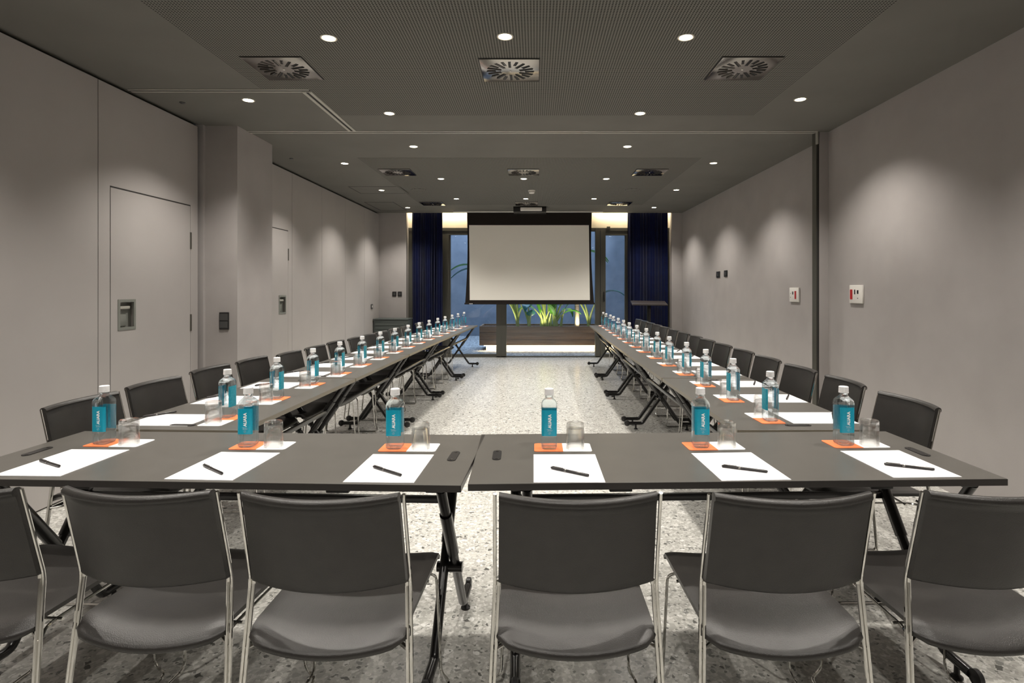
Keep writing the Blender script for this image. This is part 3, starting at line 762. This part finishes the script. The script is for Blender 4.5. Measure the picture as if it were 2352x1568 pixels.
# ------------------------------------------------------------------ conference chair
def arc_path(pts, r=0.03, n=5):
    """polyline with rounded corners"""
    P = [Vector(p) for p in pts]; out = [P[0]]
    for i in range(1, len(P)-1):
        a = (P[i-1]-P[i]); b_ = (P[i+1]-P[i]); rr = min(r, a.length*0.45, b_.length*0.45)
        p0 = P[i] + a.normalized()*rr; p2 = P[i] + b_.normalized()*rr
        for k in range(n+1):
            t = k/n; out.append(p0*(1-t)**2 + P[i]*2*t*(1-t) + p2*t*t)
    out.append(P[-1]); return out
def make_chair():
    o = empty('conference_chair')
    # backrest
    nu = 16
    def section(t0, t1, y_fn, th):
        pass
    prof = []   # (along 0..1, normal offset) closed loop around the sheet
    th = 0.0095; nz = 8
    for i in range(nz+1): prof.append((0.03+0.94*i/nz, -th if i < nz else -th))
    prof[-1] = (0.93, -th)
    for k in range(0,8): a = R(-100+200*k/7); prof.append((0.953+0.056*math.cos(a), 0.0155*math.sin(a)))
    for i in range(nz+1): prof.append((0.97-0.94*i/nz if i else 0.93, th) if i != 0 else (0.93, th))
    for k in range(1,5): a = R(90+180*k/5); prof.append((0.03+0.035*math.cos(a), th*math.sin(a)))
    zb_, zt_ = 0.595, 0.862; yb_, yt_ = -0.200, -0.262
    vs = []; n = len(prof)
    dirv = Vector((0, yt_-yb_, zt_-zb_)); nrm = Vector((0, zt_-zb_, -(yt_-yb_))).normalized()
    for i in range(nu+1):
        u = -1 + 2*i/nu
        bow = -0.050*(1-u*u)
        sag = -0.006*(1-u*u)
        for (t, off) in prof:
            roll = -0.006 if t > 0.9 else 0
            p = Vector((u*0.213*(1-0.02*t), yb_+bow, zb_)) + dirv*t + nrm*(off + roll*(t-0.9)*10) + Vector((0,0,sag*(1 if t < 0.5 else 0.6)))
            vs.append(p)
    fs = [(i*n+k, i*n+(k+1)%n, (i+1)*n+(k+1)%n, (i+1)*n+k) for i in range(nu) for k in range(n)]
    fs += [tuple(reversed(range(n))), tuple(nu*n+k for k in range(n))]
    MB().add(vs, fs).build('backrest', M['leather'], o, angle=60)
    # seat
    prof = []; ys0, ys1 = -0.235, 0.245; th = 0.012
    def seatz(y, u):
        t = (y-ys0)/(ys1-ys0)
        z = 0.447 + 0.024*u*u*(1-0.55*t) + 0.014*t
        if t < 0.12: z -= 0.020*((0.12-t)/0.12)**2
        if t > 0.9: z -= 0.014*((t-0.9)/0.1)**2
        return z
    ny = 18
    def bowr(u): return -0.028*(1-u*u)
    vs = []; loop = []
    for i in range(ny+1): loop.append((ys0+(ys1-ys0)*i/ny, 1))
    for k in range(1,4): loop.append((ys1+th*math.sin(R(45*k)), math.cos(R(45*k))))
    for i in range(ny+1): loop.append((ys1-(ys1-ys0)*i/ny, -1))
    for k in range(1,4): loop.append((ys0-th*math.sin(R(45*k)), -math.cos(R(45*k))))
    n = len(loop)
    for i in range(nu+1):
        u = -1+2*i/nu
        for (y, sgn) in loop:
            yc = min(max(y, ys0), ys1); t = (yc-ys0)/(ys1-ys0)
            e = 1-max(0,(abs(u)-0.86)/0.14)**2*0.45
            hw = 0.213 + 0.006*t
            cr = 0.020*max(0,(abs(u)-0.8)/0.2)**2
            yy = y + bowr(u)*(1-t)**3 + (cr if t < 0.05 else (-cr if t > 0.95 else 0))
            vs.append((u*hw, yy, seatz(yc, u)+sgn*th*e))
    fs = [(i*n+k, i*n+(k+1)%n, (i+1)*n+(k+1)%n, (i+1)*n+k) for i in range(nu) for k in range(n)]
    fs += [tuple(reversed(range(n))), tuple(nu*n+k for k in range(n))]
    MB().add(vs, fs).build('seat', M['leather'], o, angle=60)
    r = 0.0050
    for s in (-1, 1):
        m = MB()
        # outer rod: down the back, along the floor, up at the front, back under the seat
        m.tube(arc_path([(s*0.2205,-0.262,0.858),(s*0.2235,-0.198,0.590),(s*0.248,-0.265,0.008),(s*0.252,0.245,0.008),(s*0.224,0.225,0.055),(s*0.2125,0.207,0.400),(s*0.186,0.185,0.424),(s*0.186,-0.150,0.422),(s*0.226,-0.213,0.420)], 0.028), r, 8)
        m.build('sled_frame', M['chrome'], o)
        m = MB(); m.tube([(s*0.2125,-0.199,0.592),(s*0.2250,-0.232,0.300),(s*0.2375,-0.264,0.008)], r, 8)
        m.lathe([(0,0.597),(0.0065,0.596),(0.0065,0.585)], 10, Matrix.Translation((s*0.2125,-0.199,0)))
        m.build('rear_rod', M['chrome'], o)
    m = MB(); m.tube([(-0.205,0.12,0.428),(0.205,0.12,0.428)], r, 8); m.build('cross_rod', M['chrome'], o)
    m = MB(); m.tube([(-0.205,-0.12,0.422),(0.205,-0.12,0.422)], r, 8); m.build('cross_rod', M['chrome'], o)
    for s in (-1,1):
        m = MB(); m.tube([(s*0.2265,-0.217,0.416),(s*0.175,-0.185,0.430)], 0.006, 8); m.build('bracket', M['chrome'], o)
    return freeze(o)
chair = make_chair()
first_chair = [True]
def put_chair(x, y, rz, label, group):
    if first_chair[0]: o = chair; first_chair[0] = False
    else: o = dup(chair, (0,0,0), 0)
    o.location = (x, y, 0); o.rotation_euler = (0,0,rz); return tag(o, label, 'chair', group)

# ------------------------------------------------------------------ folding tables
TT = 0.74
def make_table(L, D, in0, in1, em):
    o = empty('folding_table')
    t = MB(); t.rbox(-L/2+0.001, L/2-0.001, -D/2+0.001, D/2-0.001, TT-0.0015, TT, 0.0007, 1); t.rbox(-L/2+0.002, L/2-0.002, -D/2+0.002, D/2-0.002, TT-0.024, TT-0.0012, 0.002, 1)
    tp = t.build('tabletop', M['top'], o)
    e = MB()
    e.box(-L/2, L/2, -D/2, -D/2+0.002, TT-0.0235, TT-0.001); e.box(-L/2, L/2, D/2-0.002, D/2, TT-0.0235, TT-0.001)
    e.box(-L/2, -L/2+0.002, -D/2, D/2, TT-0.0235, TT-0.001); e.box(L/2-0.002, L/2, -D/2, D/2, TT-0.0235, TT-0.001)
    e.build('edge_band', em, tp, smooth=False)
    for sx, ins in ((-1, in0), (1, in1)):
        xe = sx*(L/2-ins)
        for j, sy in enumerate((-1, 1)):
            xo = xe + (0.021 if j else -0.021)
            m = MB()
            m.tube(arc_path([(xo, sy*(D/2-0.01), 0.060), (xo, sy*0.185, 0.060), (xo, -sy*(D/2-0.055), TT-0.036)], 0.02, 3), 0.0185, 12, squash=0.9)
            # wider sleeve on the upper part
            a = Vector((xo, sy*0.185, 0.060)); b_ = Vector((xo, -sy*(D/2-0.055), TT-0.036))
            m.tube([a.lerp(b_, 0.50), a.lerp(b_, 0.82)], 0.0225, 12)
            lg = m.build('leg', M['blackmetal'], o)
            c = MB(); c.lathe([(0.0,-0.012),(0.022,-0.012),(0.028,-0.008),(0.028,0.008),(0.022,0.012),(0,0.012)], 20, Matrix.Translation((xo, sy*(D/2+0.012), 0.060)) @ Matrix.Rotation(R(90),4,'Y'))
            c.build('castor', M['blackplastic'], lg)
            c = MB(); c.lathe([(0.020,0.0),(0.020,0.006),(0.010,0.014),(0.009,0.05)], 16, Matrix.Translation((xo, sy*(D/2-0.075), 0))); c.build('glide', M['blackplastic'], lg)
        m = MB(); m.rbox(xe-0.03, xe+0.03, -D/2+0.04, D/2-0.04, TT-0.042, TT-0.0245, 0.003); m.build('end_rail', M['blackmetal'], o)
        m = MB(); m.tube([(xe-0.05,0,0.305),(xe+0.05,0,0.305)], 0.020, 12); m.build('pivot', M['blackmetal'], o)
        # cable port near the table end
        m = MB(); m.prism(rounded_rect(0.034, 0.125, 0.0165, 7, sx*(L/2-0.085), 0), TT-0.001, TT+0.0025)
        cp = m.build('cable_port', M['blackplastic'], o)
        m = MB()
        for q in (-1,1): m.lathe([(0.006,0.0),(0.006,0.0012),(0,0.0016)], 12, Matrix.Translation((sx*(L/2-0.085), q*0.048, TT+0.0025)))
        m.build('screw', M['penclip'], cp)
    x0, x1 = -(L/2-in0), (L/2-in1)
    m = MB(); m.rbox(x0, x1, 0.135, 0.155, 0.500, 0.530, 0.004); m.build('stretcher', M['blackmetal'], o)
    m = MB(); m.rbox(x0, x1, -0.20, -0.17, TT-0.045, TT-0.0245, 0.003); m.build('under_rail', M['blackmetal'], o)
    for cx_ in (-L*0.22, L*0.27):
        m = MB(); m.rbox(cx_-0.04, cx_+0.04, -D/2+0.02, -D/2+0.05, TT-0.040, TT-0.0245, 0.004); m.build('clip', M['blackplastic'], o)
    return freeze(o)

DT = 0.65
long_t = make_table(1.87, DT, 0.18, 0.10, M['edge_shade'])
side_t = make_table(1.505, DT, 0.09, 0.09, M['edge'])
# near tables
def place(o, x, y, rz): o.location = (x, y, 0); o.rotation_euler = (0,0,rz)
def frame_at(o, lx, ly):
    c, s = math.cos(o.rotation_euler[2]), math.sin(o.rotation_euler[2])
    return (o.location[0]+lx*c-ly*s, o.location[1]+lx*s+ly*c)
LTr, RTr = R(-2.2), R(1.6)
tl = long_t; place(tl, -1.172, 2.238, LTr); tag(tl, 'long dark folding table on the left of the near table row', 'table', 'long tables across the near end')
tr = dup(long_t, (0,0,0), 0); place(tr, 0.697, 2.242, RTr); tag(tr, 'long dark folding table on the right of the near table row', 'table', 'long tables across the near end')
# left row: inner edge through these points
LE = [(2.60,-1.385),(4.12,-1.325),(5.65,-1.275),(7.17,-1.215),(8.65,-1.135),(10.13,-1.050)]
left_tabs = []
for i in range(5):
    (ya, xa), (yb2, xb) = LE[i], LE[i+1]
    ang = math.atan2(xb-xa, yb2-ya)          # lean of the inner edge
    rz = R(-90) - ang                        # person faces +x
    cxm, cym = (xa+xb)/2, (ya+yb2)/2
    fx, fy = math.cos(-ang), math.sin(-ang)  # direction the person faces
    o = side_t if i == 0 else dup(side_t, (0,0,0), 0)
    place(o, cxm - fx*DT/2, cym - fy*DT/2, rz); left_tabs.append(o)
    tag(o, 'dark folding table, %s of the left row counted from the near end' % ORD[i], 'table', 'tables of the left row')
right_tabs = []
REx = [0.945, 0.935, 0.925, 0.925, 0.955, 0.975]
REy = [2.60, 4.14, 5.66, 7.17, 8.66, 10.12]
for i in range(5):
    xa, xb, ya, yb2 = REx[i], REx[i+1], REy[i], REy[i+1]
    ang = math.atan2(xb-xa, yb2-ya)
    rz = R(90) - ang
    o = dup(side_t, (0,0,0), 0)
    fx, fy = -math.cos(ang), math.sin(ang)
    place(o, (xa+xb)/2 - fx*DT/2, (ya+yb2)/2 - fy*DT/2, rz); right_tabs.append(o)
    tag(o, 'dark folding table, %s of the right row counted from the near end' % ORD[i], 'table', 'tables of the right row')

# ------------------------------------------------------------------ place setting pieces
def text_mesh(body, size):
    cu = bpy.data.curves.new('lettering_curve', 'FONT'); cu.body = body; cu.size = size; cu.align_x = 'LEFT'; cu.align_y = 'CENTER'; cu.extrude = 0.0001; cu.offset = size*0.035
    to = bpy.data.objects.new('tmp', cu); COL.objects.link(to)
    dg = bpy.context.evaluated_depsgraph_get(); dg.update()
    me = bpy.data.meshes.new_from_object(to.evaluated_get(dg))
    bpy.data.objects.remove(to); return me
def make_bottle():
    o = empty('water_bottle')
    def ring(hw, r, n=6): return rounded_rect(2*hw, 2*hw, min(r, hw-1e-5), n)
    rings = [(0.0,0.024,0.010),(0.0035,0.0295,0.011),(0.010,0.0325,0.012),(0.050,0.0325,0.012),(0.056,0.0318,0.012),(0.163,0.0318,0.012),(0.169,0.0325,0.012),(0.180,0.0325,0.012),(0.189,0.0305,0.013),(0.197,0.0255,0.015),(0.203,0.0200,0.0165),(0.208,0.0165,0.0165),(0.224,0.0160,0.0160)]
    vs = []; n = 28
    for (z, hw, r) in rings: vs += [(x,y,z) for x,y in ring(hw, r)]
    fs = [(i*n+k, i*n+(k+1)%n, (i+1)*n+(k+1)%n, (i+1)*n+k) for i in range(len(rings)-1) for k in range(n)]
    fs += [tuple(reversed(range(n))), tuple((len(rings)-1)*n+k for k in range(n))]
    MB().add(vs, fs).build('body', M['bottle'], o, angle=50)
    c = MB(); prof = [(0.0,0.246),(0.0165,0.246),(0.0188,0.2445),(0.0192,0.228),(0.0192,0.2265),(0.0185,0.2262),(0.0185,0.2250),(0.0195,0.2247),(0.0195,0.2195),(0.0,0.2195)]
    c.lathe(prof, 32); c.build('cap', M['whitecap'], o)
    out = rounded_rect(2*0.0324, 2*0.0324, 0.0126, 6)
    def lab(sgn, xmax):
        pts = [p for p in out if p[1]*sgn > 0.006 and abs(p[0]) <= xmax]
        pts.sort(key=lambda p: p[0]); q = [pts[0]]
        for p in pts[1:]:
            if abs(p[0]-q[-1][0]) > 1e-5: q.append(p)
        z0, z1 = 0.057, 0.162; vs = []; m = len(q)
        for z in (z0, z1): vs += [(x,y,z) for x,y in q]
        for z in (z0, z1): vs += [(x,y-sgn*0.0003,z) for x,y in q]
        fs = []
        for i in range(m-1): fs += [(i,i+1,m+i+1,m+i),(2*m+i+1,2*m+i,3*m+i,3*m+i+1),(i,2*m+i,2*m+i+1,i+1),(m+i,m+i+1,3*m+i+1,3*m+i)]
        fs += [(0,m,3*m,2*m),(m-1,3*m-1,4*m-1,2*m-1)]
        return MB().add(vs, fs)
    fl_ = lab(-1, 0.031).build('label', M['teal'], o, angle=60); fl_['label'] = 'teal front label with white lettering'
    bl = lab(1, 0.031).build('back_label', M['teal2'], o, angle=60)
    me = text_mesh('AUARA', 0.0185)
    xsx = [v.co.x for v in me.vertices]; ln = max(xsx)-min(xsx)
    sc_ = 0.058/ln
    me.transform(Matrix.Translation((0.003,-0.0329,0.089)) @ Matrix.Rotation(R(90),4,'X') @ Matrix.Rotation(R(90),4,'Z') @ Matrix.Diagonal((sc_,sc_*1.05,1,1)))
    me.materials.clear(); me.materials.append(M['print'])
    to = bpy.data.objects.new('lettering', me); COL.objects.link(to); to.parent = fl_
    m = MB(); yb3 = -0.0329
    for (x0, x1, z0, z1) in ((-0.010,0.010,0.0830,0.0842),(-0.006,0.014,0.0795,0.0806),(-0.008,0.012,0.0765,0.0772),(-0.005,-0.0044,0.0765,0.087),(0.004,0.0046,0.0765,0.087)):
        m.box(x0, x1, yb3-0.0001, yb3, z0, z1)
    m.build('fine_print', M['print2'], fl_, smooth=False)
    m = MB(); m.tube([(0.002+0.0045*math.cos(a), yb3, 0.068+0.0045*math.sin(a)) for a in [2*math.pi*k/16 for k in range(16)]], 0.0004, 5, closed=True)
    m.tube([(-0.0005,yb3,0.0655),(0.0045,yb3,0.0705)], 0.0005, 5); m.build('emblem', M['print2'], fl_)
    return freeze(o)
def make_tumbler():
    # upside-down tumbler: rim on the coaster, thick base on top
    h = 0.105; r0 = 0.0385; r1 = 0.0365; t = 0.0022; tb = 0.020
    prof = [(r0-0.0008,0.0),(r0,0.0008),(r1,h-0.004),(r1-0.004,h),(0.018,h-0.001),(0.0,h-0.004)]
    inner = [(0.0,h-tb),(0.020,h-tb),(r1-0.006,h-tb-0.003),(r1-t,h-tb-0.010),(r0-t,0.001),(r0-t+0.0006,0.0)]
    n = 40; full = list(reversed(inner)); 
    m = MB(); prof2 = prof[:-1]
    # single closed lathe: outer up to the centre, inner from the centre down, rim closed
    P = prof + inner
    vs = []; fs = []
    idx = []
    for (r, z) in P:
        if r < 1e-6: idx.append([len(vs)]); vs.append((0,0,z))
        else:
            idx.append(list(range(len(vs), len(vs)+n)))
            for k in range(n): a = 2*math.pi*k/n; vs.append((r*math.cos(a), r*math.sin(a), z))
    def join(a, b_):
        if len(a) == 1 and len(b_) == 1: return
        for k in range(n):
            k2 = (k+1) % n
            if len(a) == 1: fs.append((a[0], b_[k2], b_[k]))
            elif len(b_) == 1: fs.append((a[k], a[k2], b_[0]))
            else: fs.append((a[k], a[k2], b_[k2], b_[k]))
    for i in range(len(P)-1): join(idx[i], idx[i+1])
    join(idx[-1], idx[0])
    return m.add(vs, fs).build('glass_tumbler', M['glass'], angle=40)
def make_paper():
    return MB().box(-0.122, 0.122, -0.161, 0.161, 0, 0.0022).build('note_paper', M['paper'], smooth=False)
def make_coaster():
    return MB().prism(rounded_rect(0.235, 0.118, 0.012, 5), 0, 0.002).build('coaster', M['coaster'], smooth=False)
def make_pen():
    o = empty('ballpoint_pen')      # lies along local x, rests on z=0
    r = 0.0052; L_ = 0.158
    T = Matrix.Translation((-L_/2,0,r)) @ Matrix.Rotation(R(90),4,'Y')
    MB().lathe([(0,0),(0.003,0.0),(0.0044,0.004),(r*0.95,0.03),(r,0.06)], 14, T).build('cap', M['pen'], o)
    MB().lathe([(r*0.82,0.05),(r*0.92,0.054),(r*0.92,0.15),(r*0.75,L_-0.002),(0.0,L_)], 14, T).build('barrel', M['pen'], o)
    MB().rbox(-L_/2+0.006,-L_/2+0.052,-0.0014,0.0014,2*r-0.0004,2*r+0.0016,0.0005).build('clip', M['penclip'], o)
    MB().lathe([(r*1.03,0.058),(r*1.08,0.060),(r*1.08,0.064),(r*1.03,0.066)], 14, T).build('ring', M['penclip'], o)
    return freeze(o)
bottle = make_bottle(); tumbler = make_tumbler(); paper = make_paper(); coaster = make_coaster(); pen = make_pen()
for x in (tumbler, paper, coaster): TREE[x.name] = []
used = {}
def inst(proto, x, y, z, rz):
    if proto.name not in used: used[proto.name] = 1; o = proto
    else: o = dup(proto, (0,0,0), 0)
    o.location = (x,y,z); o.rotation_euler = (0,0,rz); return o
def setting(x, y, rz, where, grp, penpos=(0.0,-0.062,-30.0), jit=0.004, bx=-0.057):
    c, s = math.cos(rz), math.sin(rz)
    J = lambda a=jit: random.uniform(-a, a)
    def P(lx, ly): return (x+lx*c-ly*s, y+lx*s+ly*c)
    a = P(0,0); o = inst(paper, a[0], a[1], TT+0.0002, rz+J(0.02)); tag(o, 'white sheet of note paper ' + where, 'paper', 'note paper ' + grp)
    a = P(0.0+J(),0.262+J()); o = inst(coaster, a[0], a[1], TT+0.0002, rz+J(0.03)); tag(o, 'orange and white coaster card ' + where, 'coaster', 'coasters ' + grp)
    a = P(bx+J(),0.250+J()); o = inst(bottle, a[0], a[1], TT+0.0024, rz+J(0.06)); tag(o, 'water bottle with teal label ' + where, 'bottle', 'water bottles ' + grp)
    a = P(0.052+J(),0.250+J()); o = inst(tumbler, a[0], a[1], TT+0.0024, rz); tag(o, 'upside-down glass tumbler ' + where, 'glass', 'tumblers ' + grp)
    a = P(penpos[0]+J(0.006), penpos[1]+J(0.008)); o = inst(pen, a[0], a[1], TT+0.0026, rz+R(penpos[2])+J(0.08)); tag(o, 'black ballpoint pen ' + where, 'pen', 'pens ' + grp)

FW = ['at the leftmost place of the near row','at the near row, second place from the left','on the left near table, beside the central joint',
      'on the right near table, beside the central joint','at the near row, second place from the right','at the rightmost place of the near row']
FP = [(-1.787,2.13,LTr),(-1.155,2.09,LTr),(-0.530,2.063,LTr*0.6),(0.115,2.063,RTr*0.4),(0.753,2.085,RTr),(1.365,2.115,RTr)]
PP = [(-0.026,-0.035,-29),(-0.008,-0.060,-32),(0.002,-0.058,-35),(0.002,-0.067,-32.5),(0.003,-0.061,-24),(0.003,-0.063,-30)]
for (x, y, rz), wv, pq in zip(FP, FW, PP): setting(x, y, rz, wv, 'on the near tables', pq, 0.002)
# left row: bottle positions
for i in range(15):
    t = i/14; by = 2.86 + 7.02*t
    j = min(4, max(0, [k for k in range(5) if LE[k][0] <= by+1e-6][-1])); (ya, xa), (yb2, xb) = LE[j], LE[j+1]
    ex = xa + (xb-xa)*(by-ya)/(yb2-ya); ang = math.atan2(xb-xa, yb2-ya); rz = R(-90)-ang
    fx, fy = math.cos(-ang), math.sin(-ang)
    bxx = ex - 0.205
    ox, oy = bxx - fx*0.25 , by - fy*0.25 - 0.057
    setting(ox, oy, rz, 'at the %s place of the left table row' % ORD[i], 'on the left row', (-0.10,-0.125,148) if i % 3 != 2 else (-0.02,-0.06,150), 0.006)
for i in range(15):
    t = i/14; by = 2.80 + 7.10*t
    ks = [k for k in range(5) if REy[k] <= by+1e-6]; j = ks[-1]
    xa, xb, ya, yb2 = REx[j], REx[j+1], REy[j], REy[j+1]
    ex = xa+(xb-xa)*(by-ya)/(yb2-ya); ang = math.atan2(xb-xa, yb2-ya); rz = R(90)-ang
    ox, oy = ex + 0.228 + 0.25, by + 0.057
    setting(ox, oy, rz, 'at the %s place of the right table row' % ORD[i], 'on the right row', (0.012,-0.105,-29), 0.006)

# ------------------------------------------------------------------ chairs in place
FC = [(-1.60,1.79,R(-3)),(-1.055,1.775,R(-4)),(-0.562,1.745,R(-1.5)),(0.108,1.745,R(1)),(0.675,1.745,R(1.0)),(1.245,1.765,R(2))]
FL = ['black leather chair cut off at the left edge, leftmost in the near row','black leather chair in the near row, second from the left','black leather chair at the left near table, beside the central joint',
      'black leather chair at the right near table, beside the central joint','black leather chair in the near row, second from the right','black leather chair cut off at the right edge, rightmost in the near row']
for (x, y, rz), lb in zip(FC, FL): put_chair(x, y, rz, lb, 'black chairs along the near tables')
LC = [(2.51,-2.22),(3.04,-2.23),(3.61,-2.23),(4.09,-2.19),(4.52,-2.09),(5.00,-2.06),(5.51,-2.05),(5.95,-1.99),(6.38,-1.975),(6.82,-1.95),(7.33,-1.905),(7.82,-1.88),(8.64,-1.84)]
for i, (y, x) in enumerate(LC):
    # (x, y) is the top of the near back corner post
    rz = R(-90 - 1.8 + random.uniform(-2, 2)); c, s = math.cos(rz), math.sin(rz)
    lx, ly = 0.22, -0.263
    put_chair(x-(lx*c-ly*s), y-(lx*s+ly*c), rz, 'black leather chair along the left wall side, %s counted from the near end' % ORD[i], 'black chairs of the left row')
RC = [2.517,3.085,3.615,4.154,4.668,5.197,5.69,6.14,6.64,7.13,7.66,8.12,8.63,9.13,9.62]
for i, y in enumerate(RC):
    rz = R(90 + random.uniform(-1.5, 1.5)); c, s = math.cos(rz), math.sin(rz)
    lx, ly = -0.22, -0.263
    put_chair(1.82-(lx*c-ly*s), y-(lx*s+ly*c), rz, 'black leather chair along the right wall side, %s counted from the near end' % ORD[i], 'black chairs of the right row')
